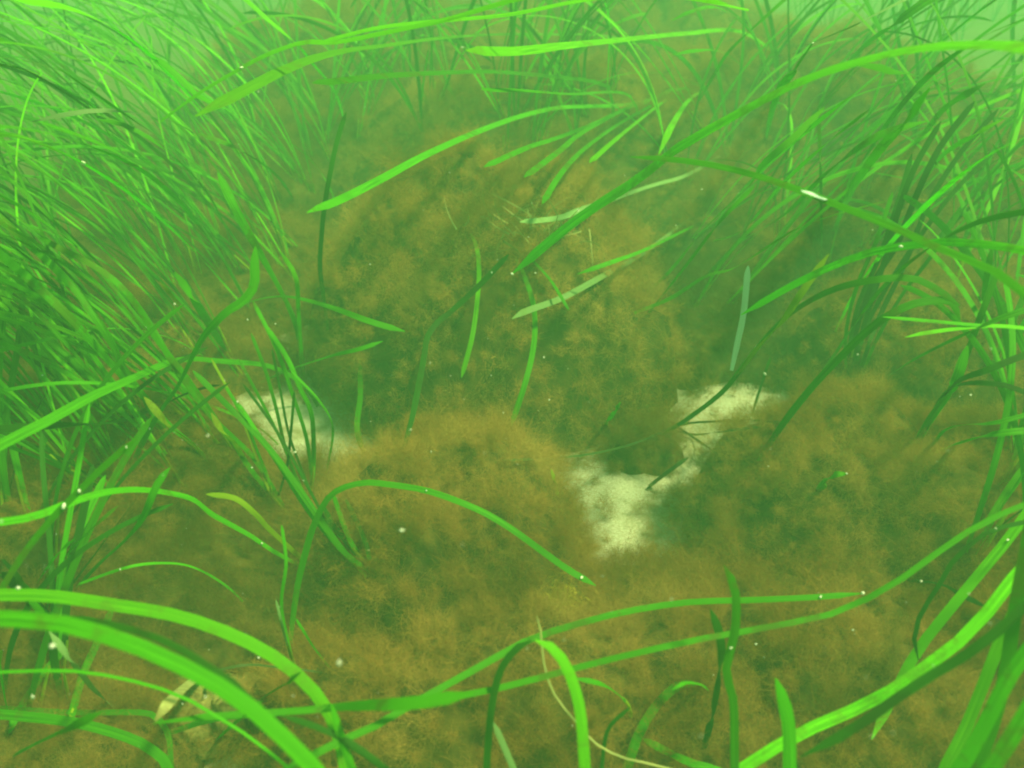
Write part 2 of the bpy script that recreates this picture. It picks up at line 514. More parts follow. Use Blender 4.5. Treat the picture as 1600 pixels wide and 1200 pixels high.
def ribbon(P, width, facing, root_first=True, tip=True, twist=0.0):
    """Lens-section leaf blade along P. facing: preferred normals (n,3)."""
    n = len(P)
    T = np.gradient(P, axis=0); T /= np.linalg.norm(T, axis=1, keepdims=True) + 1e-9
    Wd = np.cross(T, facing)
    ln = np.linalg.norm(Wd, axis=1, keepdims=True)
    Wd = np.where(ln > 0.05, Wd / (ln + 1e-9), np.cross(T, [0.3, 0.1, 0.9]))
    for i in range(1, n):
        if Wd[i] @ Wd[i - 1] < 0: Wd[i] = -Wd[i]
    for _ in range(3):
        Wd[1:-1] = (Wd[:-2] + Wd[1:-1] * 2 + Wd[2:]) / 4
    Wd -= (Wd * T).sum(1, keepdims=True) * T
    Wd /= np.linalg.norm(Wd, axis=1, keepdims=True) + 1e-9
    Nn = np.cross(Wd, T)
    if twist:
        a_ = np.linspace(0, twist, n)[:, None]
        Wd, Nn = Wd * np.cos(a_) + Nn * np.sin(a_), -Wd * np.sin(a_) + Nn * np.cos(a_)
    s = np.linspace(0, 1, n)
    if not root_first: s = 1 - s
    prof = np.clip(0.62 + 1.6 * s, 0, 1)
    if tip:
        ln = np.linalg.norm(np.diff(P, axis=0), axis=1).sum()
        prof = prof * np.sqrt(np.clip((1 - s) * ln / (1.8 * float(np.mean(width))), 0.02, 1))
    hw = (np.asarray(width) * 0.5 * prof)[:, None]
    th = 0.00014 + hw * 0.035
    V = np.stack([P - Wd * hw, P + Nn * th - Wd * hw * 0.4, P + Nn * th * 0.75, P + Nn * th + Wd * hw * 0.4, P + Wd * hw, P - Nn * th * 0.5], 1).reshape(-1, 3)
    c = 6
    F = []
    for j in range(c):
        i0 = np.arange(n - 1) * c
        F.append(np.stack([i0 + j, i0 + (j + 1) % c, i0 + c + (j + 1) % c, i0 + c + j], -1))
    F = np.concatenate(F)
    L = np.concatenate([[0], np.cumsum(np.linalg.norm(np.diff(P, axis=0), axis=1))]) / 0.03
    u = np.tile([0, 0.3, 0.5, 0.7, 1.0, 0.5], n)
    uv = np.stack([u, np.repeat(L, c)], -1)
    return V, F, uv


TRACKS = []           # (px, py, point, depth) samples of every traced blade, for the snails


def ext_down(P, T, rng):
    """Carry a blade on beyond the picture, bending down until it roots in the seabed."""
    pts = []
    d = T / np.linalg.norm(T)
    for i in range(40):
        d = d + np.array([0, 0, -0.22]); d /= np.linalg.norm(d)
        P = P + d * 0.05
        pts.append(P.copy())
        if P[2] < ground_h(P[:1], P[1:2])[0] - 0.01: break
    return pts


def traced(pts, wpx, col, root='e', d=None, real=0.0078, droop=None):
    """pts in photo pixels; root: which end is rooted: 's','e' in view; 'S','E' beyond the picture; '' none in view (both ends free)."""
    rng = random.Random(int(pts[0][0] * 7 + pts[0][1] * 13))
    q = spline(pts, 30)
    dm = d if d else min(2.1, max(0.42, real / (TH / 800 * wpx)))
    d0 = d1 = dm
    if isinstance(dm, tuple): d0, d1 = dm
    sd = np.array([surf_depth(x, y) for x, y in q])
    t = np.linspace(0, 1, len(q))
    dep = d0 + (d1 - d0) * t
    if root == 's':
        k = np.clip(1 - t / 0.75, 0, 1); k = k * k * (3 - 2 * k); dep = dep * (1 - k) + (sd[0] + 0.01) * k
    if root == 'e':
        k = np.clip(1 - (1 - t) / 0.75, 0, 1); k = k * k * (3 - 2 * k); dep = dep * (1 - k) + (sd[-1] + 0.01) * k
    lim = sd - 0.02
    lim2 = lim.copy()
    if root == 's': lim2[:3] += 0.03
    if root == 'e': lim2[-3:] += 0.03
    dep = np.minimum(dep, lim2)
    for _ in range(6):
        dep[1:-1] = (dep[:-2] + 2 * dep[1:-1] + dep[2:]) / 4
        dep = np.minimum(dep, lim2)
    P = np.array([CAM + ray(x, y) * z for (x, y), z in zip(q, dep)])
    for (x, y), p, z in zip(q, P, dep):
        TRACKS.append((x, y, p, z))
    width = np.full(len(P), wpx) * TH / 800 * dep.mean()
    pre, post = [], []
    if root in ('S', 'E'):
        ex = q[0] if root == 'S' else q[-1]
        if not (ex[0] < 15 or ex[0] > 1585 or ex[1] > 1185): print('INFRAME', pts)
    if root == 'E':
        post = ext_down(P[-1], P[-1] - P[-2], rng)
    if root == 'S':
        pre = ext_down(P[0], P[0] - P[1], rng)[::-1]
    # a free end on the picture's edge goes on a little
    def edge(x, y): return x < 8 or x > 1592 or y < 8 or y > 1192
    def free(p, tdir):
        out, dd = [], tdir / np.linalg.norm(tdir)
        for i in range(5):
            dd = dd + np.array([0, 0, -0.08]); dd /= np.linalg.norm(dd); p = p + dd * 0.035; out.append(p)
        return out
    if root in ('E', 'e', '') and edge(*q[0]): pre = free(P[0], P[0] - P[1])[::-1]
    if root in ('S', 's', '') and edge(*q[-1]): post = free(P[-1], P[-1] - P[-2])
    if len(pre): P = np.vstack([pre, P])
    if len(post): P = np.vstack([P, post])
    P = spline(P[::2] if len(P) % 2 else np.vstack([P[::2], P[-1:]]), 40)
    vw = CAM - P; vw /= np.linalg.norm(vw, axis=1, keepdims=True)
    up = 0.25 + 0.35 * rng.random()
    facing = vw * (1 - up) + np.array([0.12, -0.15, 1.0]) * up
    Tt = np.gradient(P, axis=0); Tt /= np.linalg.norm(Tt, axis=1, keepdims=True) + 1e-9
    Wt = np.cross(Tt, facing); Wt /= np.linalg.norm(Wt, axis=1, keepdims=True) + 1e-9
    seen = np.abs((np.cross(Wt, Tt) * vw).sum(1)).mean()          # share of the leaf's width turned to the viewer
    return ribbon(P, width.mean() * 0.92 / min(1, max(0.88, seen)), facing, root in ('s', 'S'), True, rng.uniform(-0.22, 0.22)), P


def sheath(parent, P, length=0.05, r=0.0032):
    """Pale leaf sheath wrapping the foot of a shoot; P starts at the root."""
    s = np.concatenate([[0], np.cumsum(np.linalg.norm(np.diff(P, axis=0), axis=1))])
    u = np.linspace(0, length, 7)
    C = np.stack([np.interp(u, s, P[:, j]) for j in range(3)], -1) - P[0]
    T = C[-1] / np.linalg.norm(C[-1])
    a_ = np.cross(T, [0.9, 0.3, 0.1]); a_ /= np.linalg.norm(a_); b_ = np.cross(T, a_)
    t = np.linspace(0, 2 * np.pi, 8, endpoint=False)
    rad = r * np.linspace(1.0, 0.75, 7)
    V = (C[:, None, :] + rad[:, None, None] * (np.cos(t)[None, :, None] * a_ + 0.55 * np.sin(t)[None, :, None] * b_)).reshape(-1, 3)
    ii = np.arange(56).reshape(7, 8); jj = np.roll(ii, -1, axis=1)
    F = np.stack([ii[:-1], jj[:-1], jj[1:], ii[1:]], -1).reshape(-1, 4)
    uv = np.stack([np.tile(np.linspace(0, 1, 8), 7), np.repeat(u / 0.03, 8)], -1)
    return mesh_ob('sheath', V, F, BM['y'], parent=parent, uv=uv)


def put_thing(blades, label, group, cat='seagrass'):
    """blades: list of trace tuples. One blade is one mesh; more are one shoot with blade parts."""
    built = [(traced(*b[:4], **(b[4] if len(b) > 4 else {})), b) for b in blades]
    if len(built) == 1:
        ((V, F, uv), P), b = built[0]
        rt = P[0] if b[3] in ('s', 'S') else P[-1]
        o = mesh_ob('eelgrass_strand', V, F, BM[b[2]], uv=uv, loc=tuple(rt), sharp=True)
        tag(o, label, 'seagrass blade', group)
        return o
    ((V, F, uv), P), b = built[0]
    rt = P[0] if b[3] in ('s', 'S') else P[-1]
    e_ = bpy.data.objects.new('eelgrass_shoot', None)
    e_.empty_display_size = 0.05
    e_.location = tuple(rt)
    COL.objects.link(e_)
    tag(e_, label, 'seagrass shoot', group)
    sheath(e_, built[0][0][1] if b[3] in ('s', 'S') else built[0][0][1][::-1])
    for ((V, F, uv), P), b in built:
        c = mesh_ob('blade', V - np.asarray(rt), F, BM[b[2]], parent=e_, uv=uv, sharp=True)
    return e_


G_F = 'eelgrass in the foreground'
G_L = 'eelgrass of the left thicket'
G_R = 'eelgrass of the right thicket'
G_T = 'eelgrass trailing across the top'
G_M = 'loose blades over the brown mounds'

THINGS = [
  # ---- foreground, lower left
  ([([(0,929),(88,932),(175,945),(263,959),(333,980),(403,1011),(455,1046),(497,1088),(525,1137),(540,1200)],19,'b','E')],
   'upper of two wide bright green blades arching out of the lower left corner', G_F),
  ([([(0,966),(88,973),(158,990),(245,1022),(315,1057),(368,1088),(420,1130),(490,1200)],25,'g','E'),
    ([(77,962),(175,976),(263,1004),(333,1046),(368,1070),(440,1150),(485,1200)],11,'d','E',{'d':0.52})],
   'widest green blade arching across the lower left, a dark narrow leaf along it', G_F),
  ([([(0,1116),(105,1127),(175,1144),(228,1165),(256,1190),(262,1200)],15,'g','E'),
    ([(0,1107),(105,1113),(210,1113),(238,1116),(262,1145),(268,1200)],9,'g','E')],
   'low pair of green blades lying flat at the bottom left edge', G_F),
  ([([(0,1050),(105,1048),(175,1057),(245,1074),(298,1095),(333,1116),(385,1148),(448,1197)],5,'g','E',{'d':0.62})],
   'thin green blade arching just above the pale crusted stone', G_F),
  ([([(242,1127),(266,1095),(301,1064),(330,1050)],15,'t','e',{'d':0.68})],
   'short tan withered blade leaning on the pale crusted stone', G_F),
  ([([(10,1186),(70,1155),(115,1134),(160,1112)],12,'g','s',{'d':0.6})],
   'short green blade rising from the bottom left corner', G_F),
  ([([(77,987),(122,1046),(150,1081),(182,1109)],10,'p','e',{'d':0.7})],
   'greyish green blade slanting down to the right in the lower left tangle', G_F),
  ([([(175,952),(150,1008),(130,1053),(115,1105),(105,1140)],11,'g','e'),
    ([(98,1018),(70,1050),(35,1102),(10,1150)],11,'g','e')],
   'shoot of two short blades crossing under the wide arches at lower left', G_F),
  ([([(329,1165),(378,1120),(410,1095)],12,'g','s',{'d':0.62})],
   'short blade piece below the arches on the right of the crusted stone', G_F),
  ([([(403,1095),(452,1064),(470,1050)],10,'g','s',{'d':0.64})],
   'short bright blade piece between the two wide arches', G_F),
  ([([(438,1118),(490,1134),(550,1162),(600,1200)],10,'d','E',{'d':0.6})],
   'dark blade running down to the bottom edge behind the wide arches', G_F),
  ([([(329,1050),(385,1039),(438,1043),(508,1051)],4,'k','e',{'d':0.8})],
   'thin dark dead blade lying on the shaded algae at lower left', G_F),
  ([([(240,1130),(315,1120),(438,1113),(525,1106),(630,1099),(735,1085),(840,1060),(945,1032),(1050,1008),(1155,987),(1260,969),(1330,948),(1400,910),(1470,860),(1540,815),(1600,787)],10,'g','E',{'d':(0.62,0.74)})],
   'very long narrow blade sweeping across the whole bottom from right edge to crusted stone', G_F),
  ([([(250,1150),(340,1122),(438,1113),(550,1103),(650,1098),(740,1083)],17,'g','s',{'d':0.56})],
   'dull wide blade lying level along the bottom just right of the crusted stone', G_F),
  ([([(450,1200),(525,1161),(595,1130),(658,1092),(735,1050),(791,1018),(840,994),(910,973),(980,955),(1075,941),(1155,938),(1260,934),(1348,927)],10,'g','S',{'d':(0.62,0.86)})],
   'long bright blade curving up from bottom centre and tapering out level at the right', G_F),
  ([([(830,1001),(805,1015),(781,1050),(767,1113),(760,1200)],11,'d','E',{'d':0.66}),
    ([(836,1000),(851,1004),(875,1025),(893,1060),(907,1113),(914,1200)],17,'b','E',{'d':0.62})],
   'hooped pair at bottom centre, one leg dark and the other bright green', G_F),
  ([([(770,1127),(784,1158),(802,1200)],10,'p','E',{'d':0.68})],
   'short pale teal blade inside the hoop at the bottom centre', G_F),
  ([([(1095,1068),(1061,1071),(1026,1102),(998,1148),(980,1200)],14,'g','E')],
   'green hooked blade at the bottom, right of the hooped pair', G_F),
  ([([(900,1060),(945,1071),(980,1099),(985,1120)],8,'g','e',{'d':0.75}), ([(985,1105),(950,1140),(940,1200)],6,'d','E',{'d':0.75})],
   'small drooping leaf tip beside the bright leg of the hooped pair', G_F),
  ([([(1005,1155),(1075,1190),(1110,1200)],12,'g','E')],
   'short blade running out at the bottom right of the hooked blade', G_F),
  ([([(838,960),(844,980),(851,1043),(868,1088),(896,1123),(931,1162),(980,1186),(1033,1197)],3.5,'t','E',{'d':0.72})],
   'thin pale stalk trailing behind the hooped pair', G_F),
  ([([(518,1100),(532,1150),(550,1200)],12,'g','E',{'d':0.6}), ([(525,1152),(565,1175),(600,1200)],11,'d','E',{'d':0.6})],
   'pair of blade stubs cut by the bottom edge left of centre', G_F),
  # ---- foreground, lower right
  ([([(1131,883),(1148,920),(1150,973),(1141,1018),(1134,1053),(1146,1095),(1148,1200)],13,'g','E',{'d':0.66})],
   'upright green blade with a leaning tip standing on the tawny algae cushion', G_F),
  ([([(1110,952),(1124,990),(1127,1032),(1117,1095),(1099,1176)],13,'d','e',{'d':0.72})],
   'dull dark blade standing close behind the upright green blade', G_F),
  ([([(1212,1060),(1220,1081),(1232,1130),(1234,1200)],20,'g','E')],
   'wide short upright blade at the bottom right of centre', G_F),
  ([([(1600,885),(1558,938),(1505,997),(1435,1050),(1365,1095),(1246,1148),(1166,1197)],18,'b','S')],
   'wide bright blade slanting from the right edge down to the bottom', G_F),
  ([([(1600,950),(1530,1010),(1470,1046),(1400,1092),(1330,1141),(1250,1183)],15,'d','S',{'d':0.58})],
   'darker blade running just beneath the wide bright slanting blade', G_F),
  ([([(1362,1155),(1393,1092),(1435,1015),(1505,927),(1575,843),(1600,808)],15,'b','E')],
   'blade hanging from the right edge with a pale worn tip near the bottom', G_F),
  ([([(1600,930),(1568,990),(1547,1043),(1512,1130),(1477,1200)],18,'b','E'),
    ([(1600,1025),(1575,1060),(1540,1130),(1505,1193),(1500,1200)],22,'g','E'),
    ([(1600,1120),(1570,1170),(1550,1200)],24,'g','E'),
    ([(1600,880),(1585,960),(1570,1060),(1545,1150),(1525,1200)],20,'g','E')],
   'thick shoot of wide blades filling the bottom right corner', G_F),
  ([([(1435,1032),(1428,997),(1439,959),(1470,910),(1491,875),(1540,833),(1600,815)],7,'d','E',{'d':0.8})],
   'narrow dim blade curling down behind the pale tipped blade', G_F),
  ([([(1411,906),(1470,913),(1505,931),(1540,948)],8,'d','s',{'d':0.85})],
   'short dark blade lying on the algae near the right edge', G_F),
  ([([(1050,1078),(1071,1067),(1095,1070),(1110,1080)],6,'g','e',{'d':0.76})],
   'small curled blade tip left of the upright green blade', G_F),
  # ---- left, middle height
  ([([(931,915),(875,882),(823,843),(770,808),(728,789),(690,773),(648,763),(595,756),(545,757),(511,780),(490,822),(469,895),(462,937),(455,985),(450,1040)],10.5,'g','e',{'d':0.95})],
   'green blade hooping over from a dark stalk to point across the front mound', G_M),
  ([([(0,815),(52,808),(105,787),(160,770),(210,765),(263,770),(315,786),(333,805),(385,833),(438,868),(490,892)],10,'g','e',{'d':(0.7,0.95)})],
   'long green blade arching over the low left algae mound', G_L),
  ([([(322,772),(368,779),(403,807),(420,826),(469,871),(500,900)],8,'y','e',{'d':0.95})],
   'short yellow green blade under the long arch on the left mound', G_L),
  ([([(214,684),(158,733),(123,768),(84,807),(35,868),(0,925)],10,'g','E',{'d':0.72})],
   'straight green blade rising to the right over the left algae mound', G_L),
  ([([(266,730),(245,758),(224,807),(196,843),(151,885),(110,930)],10,'g','e',{'d':0.85})],
   'green blade leaning over the dark crest of the left algae mound', G_L),
  ([([(70,905),(110,860),(150,820),(185,790)],6,'g','s',{'d':0.8}), ([(55,915),(88,868),(118,840)],6,'g','s',{'d':0.8})],
   'pair of narrow leaning blades near the left edge', G_L),
  ([([(122,913),(193,888),(245,880),(298,885),(350,913),(385,945)],4.5,'g','e',{'d':0.9})],
   'thin wiry blade arching over the dark algae patch', G_L),
  ([([(14,892),(35,920),(60,952),(90,985)],9,'g','s',{'d':0.66}),([(0,870),(30,905),(45,950)],8,'d','s',{'d':0.66})],
   'two blades slanting down right at the left edge above the wide arches', G_L),
  ([([(399,385),(397,430),(396,455),(380,470),(357,485),(322,520),(298,562),(280,600),(256,635),(228,681),(196,751)],13,'g','e',{'d':0.95})],
   'prominent bent blade crossing the left shoots from upper right to lower left', G_L),
  ([([(0,695),(70,660),(140,621),(210,590),(280,562),(350,565),(420,572),(473,600),(500,640)],12,'g','e',{'d':(0.8,1.1)})],
   'broad level blade arching in from the left edge below the bent blade', G_L),
  ([([(0,670),(105,663),(175,660),(228,642),(259,621),(300,590)],11,'d','e',{'d':0.85})],
   'darker level blade at the left edge just above the brown mound', G_L),
  ([([(0,611),(70,600),(140,598),(210,604),(280,618),(350,642),(403,667),(440,700)],5,'g','e',{'d':1.0})],
   'thin level blade crossing the left shoots towards the left sand gap', G_L),
  ([([(0,548),(88,527),(158,514),(217,516),(280,534),(330,565)],5,'g','e',{'d':1.05})],
   'thin arching blade higher up across the left shoots', G_L),
  ([([(0,340),(30,370),(70,404),(123,460),(168,523),(200,586),(263,663),(298,691),(329,724)],10,'g','e',{'d':1.0}),
    ([(225,620),(263,663),(298,691),(329,724)],11,'y','e',{'d':0.98})],
   'left shoot whose lowest leaf end is bright yellow green', G_L),
  ([([(60,370),(105,394),(158,422),(210,471),(245,530),(294,593),(343,667),(368,695),(389,730),(420,768),(452,807)],9,'g','e',{'d':1.0}),
    ([(330,645),(343,667),(368,695),(389,730)],9,'y','e',{'d':0.98}),
    ([(175,432),(217,481),(252,537),(280,583),(315,632),(350,670),(400,720),(452,807)],9,'g','e',{'d':1.05})],
   'left shoot ending in a bright yellow sheath beside the left sand gap', G_L),
  ([([(0,397),(53,443),(105,492),(158,551),(196,593),(238,635),(280,690)],12,'g','e',{'d':0.95}),
    ([(105,436),(140,485),(175,541),(207,597),(240,650),(280,690)],9,'g','e',{'d':1.0}),
    ([(0,430),(60,490),(110,545),(170,610),(280,690)],7,'g','e',{'d':1.0})],
   'left shoot of long straight blades slanting up to the left edge', G_L),
  ([([(301,579),(350,628),(403,681),(438,723),(473,772),(520,840),(575,905)],10,'g','e',{'d':1.05}),
    ([(371,628),(396,667),(438,730),(490,810),(575,905)],7,'g','e',{'d':1.05}),
    ([(380,600),(430,670),(470,740),(530,850),(575,905)],5,'d','e',{'d':1.1})],
   'shoot rooted at the left foot of the front mound, leaning over the left sand gap', G_L),
  ([([(505,790),(520,820),(545,850),(580,890)],9,'d','e',{'d':1.05}), ([(540,780),(555,810),(572,850),(580,890)],7,'d','e',{'d':1.05}),
    ([(520,770),(530,800),(550,850),(580,890)],7,'g','e',{'d':1.05}), ([(495,800),(530,855),(580,895)],8,'g','e',{'d':1.0})],
   'short dense dark shoot at the left foot of the front mound', G_L),
  ([([(273,425),(298,460),(322,499),(360,560)],13,'g','e',{'d':1.1})],
   'wide hazy blade behind the bent crossing blade', G_L),
  ([([(249,439),(291,488),(308,502)],5,'y','e',{'d':1.1})],
   'thin yellowing blade among the left shoots', G_L),
  ([([(340,270),(375,340),(403,390),(438,453),(462,506),(469,537),(475,600)],11,'g','e',{'d':1.2}),
    ([(438,393),(462,432),(466,481),(470,540),(475,600)],6,'b','e',{'d':1.2})],
   'shoot bordering the upper left sand gap with one bright leaf', G_L),
  ([([(541,175),(528,215),(516,270),(506,330),(502,375),(500,420),(508,480),(515,530)],7,'d','e',{'d':1.35})],
   'tall dark upright blade at the left shoulder of the largest mound', G_L),
  ([([(413,506),(448,558),(469,607),(487,649),(490,726),(485,780)],7,'g','e',{'d':1.15}),
    ([(455,580),(500,628),(520,670),(510,740)],4,'g','e',{'d':1.15}),
    ([(395,470),(430,540),(455,610),(480,690),(488,770)],6,'g','e',{'d':1.15})],
   'narrow drooping shoot along the right side of the left sand gap', G_L),
  ([([(392,520),(415,580),(432,640),(446,700),(470,765),(500,800)],5,'g','e',{'d':1.15}), ([(372,560),(410,630),(440,690),(470,760),(500,800)],4.5,'g','e',{'d':1.15}),
    ([(425,545),(438,610),(452,680),(478,750),(500,800)],4,'d','e',{'d':1.2})],
   'thin three leaf shoot hanging across the middle of the left sand gap', G_L),
  ([([(350,600),(380,650),(400,700),(418,745),(430,790)],5,'g','e',{'d':1.1}), ([(460,610),(455,670),(448,730),(430,790)],4,'d','e',{'d':1.1}),
    ([(330,560),(372,640),(402,720),(430,790)],4,'y','e',{'d':1.1})],
   'sparse shoot with a yellow strand at the near end of the left sand gap', G_L),
  ([([(431,937),(448,1004),(462,1043)],4,'p','e',{'d':0.85}), ([(462,966),(490,1011),(515,1043)],4,'g','e',{'d':0.85}),
    ([(440,820),(447,880),(440,950),(460,1043)],5,'g','e',{'d':0.9})],
   'thin wiry shoot between the hooping stalk and the wide arches', G_L),
  # ---- upper left
  ([([(0,-20),(20,0),(88,7),(158,33),(224,77),(287,140),(340,200),(400,280),(430,350)],13,'b','e',{'d':(0.62,1.5)})],
   'brightest blade arching through the top left corner', G_L),
  ([([(225,80),(270,110),(305,147),(350,168),(420,203),(473,238),(508,280),(530,330)],8,'g','e',{'d':1.2})],
   'narrow blade curving down right of the brightest top left blade', G_L),
  ([([(0,58),(70,93),(140,140),(210,189),(263,224),(315,266),(350,308),(390,380)],15,'g','e',{'d':(0.6,1.5)})],
   'wide blade arching in from the left edge under the brightest one', G_L),
  ([([(0,95),(45,112),(98,143),(140,171),(200,220),(260,300)],7,'g','e',{'d':(0.9,1.6)}), ([(0,100),(60,116),(120,150),(150,170),(260,300)],5,'b','e',{'d':(0.9,1.6)})],
   'narrow pair of blades below the wide upper left blade', G_L),
  ([([(385,0),(420,32),(462,67),(490,101),(525,147),(545,220)],6,'b','e',{'d':1.5})],
   'narrow blade hanging in from the top edge left of centre', G_L),
  ([([(50,190),(70,186),(122,175),(182,173),(238,182),(290,200),(333,238),(357,273),(380,330)],6,'p','e',{'d':1.1})],
   'pale blade arching level through the upper left thicket', G_L),
  ([([(150,186),(196,196),(245,224),(298,270),(336,322),(370,400)],6,'g','e',{'d':1.2})],
   'narrow blade falling steeply under the pale upper left arch', G_L),
  ([([(0,196),(70,207),(140,228),(210,259),(263,298),(298,336),(333,382),(357,420),(400,500)],13,'g','e',{'d':(0.65,1.4)}),
    ([(0,205),(60,222),(130,255),(200,300),(260,350),(320,410),(400,500)],10,'b','e',{'d':(0.7,1.4)}),
    ([(60,190),(150,222),(220,262),(290,325),(340,390),(400,500)],7,'g','e',{'d':(0.75,1.4)})],
   'thick shoot of parallel blades arching through the middle of the left thicket', G_L),
  ([([(0,210),(35,214),(105,242),(165,270),(217,305),(252,350),(290,420)],7,'b','e',{'d':(0.8,1.5)})],
   'slender bright blade below the parallel arching shoot', G_L),
  ([([(305,207),(368,231),(431,273),(470,330)],7,'g','e',{'d':1.4})],
   'short sloping blade at the right end of the pale upper left arch', G_L),
  ([([(0,305),(60,340),(120,385),(170,430),(230,520)],9,'g','e',{'d':(0.8,1.3)}), ([(0,365),(50,385),(110,420),(180,480),(230,520)],7,'g','e',{'d':(0.8,1.3)})],
   'shoot sweeping in from the left edge at mid height', G_L),
  # ---- top, trailing to the left
  ([([(833,-8),(770,9),(700,30),(630,45),(525,66),(490,63),(420,84),(350,122),(305,150),(252,189)],11,'b','',{'d':(0.85,1.1)})],
   'bright blade trailing from the top edge down to the left thicket', G_T),
  ([([(305,182),(350,158),(438,112),(490,91),(550,77),(595,72),(683,60),(770,54),(875,54),(960,58),(1040,90)],11,'b','e',{'d':(0.85,1.7)})],
   'second long bright blade trailing left just below the topmost one', G_T),
  ([([(500,66),(578,46),(640,37),(720,30),(800,22),(900,2)],7,'b','',{'d':1.0})],
   'narrow blade running along between the two bright trailing blades', G_T),
  ([([(728,79),(805,80),(875,72),(963,63),(1075,52),(1160,50),(1230,100)],11,'b','e',{'d':(0.95,1.8)})],
   'level blade at the top centre with its blunt tip pointing left', G_T),
  ([([(488,130),(525,127),(595,119),(683,114),(770,112),(858,119),(925,127),(949,132),(956,158),(960,190)],10.5,'g','e',{'d':(0.9,2.0)})],
   'long level blade below the top with a dark kinked right end', G_T),
  ([([(752,140),(823,142),(893,147),(945,144),(985,150),(1000,190)],9.5,'g','e',{'d':(1.0,2.0)})],
   'short level blade just under the kinked one', G_T),
  ([([(480,332),(525,315),(595,280),(665,242),(753,203),(823,179),(875,168),(963,165),(1015,158),(1075,135),(1120,170)],10,'g','e',{'d':(0.9,2.0)})],
   'long blade slanting across the upper middle from right to left', G_T),
  ([([(756,261),(823,231),(875,214),(928,193),(973,172),(1015,154),(1060,140)],6.5,'g','e',{'d':(1.1,2.0),}),
    ([(819,277),(875,235),(910,207),(990,165),(1060,140)],7,'g','e',{'d':(1.1,2.0)}),
    ([(847,319),(875,273),(910,235),(963,196),(1000,175),(1060,140)],6.5,'g','e',{'d':(1.1,2.0)}),
    ([(921,254),(963,217),(1015,175),(1047,151),(1060,140)],6,'b','e',{'d':(1.1,2.0)})],
   'fan of four blades drooping left from the upper middle', G_T),
  ([([(1029,242),(1050,196),(1075,158),(1100,140)],8,'b','e',{'d':1.3})],
   'single bright blade tip hanging right of the fan of four', G_T),
  ([([(1050,86),(1088,79),(1130,82),(1180,120)],6,'g','e',{'d':1.5}), ([(1050,32),(1085,16),(1127,14),(1180,60),(1190,120)],5,'g','e',{'d':1.6})],
   'pair of faint narrow blades near the top right of centre', G_T),
  # ---- hero and right thicket
  ([([(800,428),(858,378),(903,342),(945,313),(998,280),(1050,237),(1120,196),(1190,158),(1260,123),(1330,100),(1400,82),(1470,72),(1600,70)],25,'b','E',{'d':(1.15,0.55)})],
   'widest bright blade sweeping from the mound top to the upper right edge', G_R),
  ([([(1325,98),(1383,108),(1435,119),(1488,140),(1530,180)],12,'g','e',{'d':0.8})],
   'darker leaf branching off under the widest upper right blade', G_R),
  ([([(812,347),(875,340),(910,326),(945,315),(1015,291),(1075,273),(1130,240)],8,'p','e',{'d':(1.2,1.8)})],
   'pale tipped blade lying across the top of the largest mound', G_R),
  ([([(985,245),(1050,249),(1120,259),(1190,277),(1260,301),(1330,329),(1400,357),(1470,389),(1540,417),(1600,455)],14,'g','E',{'d':(0.9,0.6)}),
    ([(1252,298),(1290,311),(1338,332)],13,'w','e',{'d':0.66})],
   'long blade crossing down to the right edge with a whitish worn stretch', G_R),
  ([([(1270,67),(1239,112),(1218,140),(1204,182),(1195,228)],10,'g','e',{'d':1.0})],
   'short bright blade crossing behind the widest upper right blade', G_R),
  ([([(1453,137),(1418,186),(1379,228),(1341,280),(1323,312),(1300,370)],13,'b','e',{'d':(0.8,1.0)})],
   'wide straight blade slanting down under the widest upper right blade', G_R),
  ([([(1449,189),(1383,207),(1341,231),(1288,273),(1225,336),(1152,382),(1105,430)],9,'g','e',{'d':1.0})],
   'long narrow blade slanting down left through the right thicket', G_R),
  ([([(1288,168),(1246,210),(1190,259),(1176,284),(1130,329),(1095,364),(1050,420),(1012,456)],9,'b','e',{'d':1.1}),
    ([(1180,290),(1130,340),(1075,411),(1012,491)],6,'g','e',{'d':1.1})],
   'speckled two leaf shoot leaning right behind the largest mound', G_R),
  ([([(1383,315),(1313,333),(1246,357),(1190,392),(1145,420),(1102,432),(1050,465),(990,490)],10,'b','e',{'d':(0.85,1.4)})],
   'yellow speckled blade ending above the bleached white one', G_R),
  ([([(1158,492),(1225,453),(1295,418),(1365,393),(1435,382),(1488,378),(1600,389)],12,'b','E',{'d':(1.0,0.7)})],
   'bright blade arching out to the right edge at mid height', G_R),
  ([([(1500,478),(1446,441),(1400,434),(1330,444),(1278,463),(1225,498),(1183,544),(1134,607),(1092,642),(1050,670),(1010,688)],9.5,'g','e',{'d':0.95}),
    ([(1295,397),(1260,446),(1225,498),(1183,544),(1134,607),(1050,670)],9,'y','e',{'d':0.95})],
   'shoot rooted in the sand beyond the largest mound, one leaf speckled yellow', G_R),
  ([([(1500,500),(1490,475),(1470,469),(1418,478),(1365,509),(1316,555),(1267,607),(1218,670),(1176,737)],11.5,'g','e',{'d':0.95})],
   'strong green blade rising from the right edge of the sand and hooking over', G_R),
  ([([(1169,415),(1162,488),(1152,537),(1143,579)],9,'w','',{'d':(1.08,1.16)})],
   'bleached white blade hanging upright over the shaded mound', G_R),
  ([([(1600,485),(1558,499),(1505,523),(1435,558),(1379,593)],8,'g','e',{'d':0.9})],
   'straight blade rising to the right edge from the wide right mound', G_R),
  ([([(1414,527),(1453,519),(1540,509),(1600,512)],7,'b','E',{'d':0.95}), ([(1379,495),(1435,500),(1540,509),(1600,512)],6,'g','E',{'d':0.95})],
   'two narrow level leaves meeting at the right edge', G_R),
  ([([(1512,540),(1491,600),(1453,656),(1425,705)],14,'g','e',{'d':1.0}), ([(1600,555),(1540,579),(1491,600),(1453,656),(1425,705)],10,'d','e',{'d':0.95}),
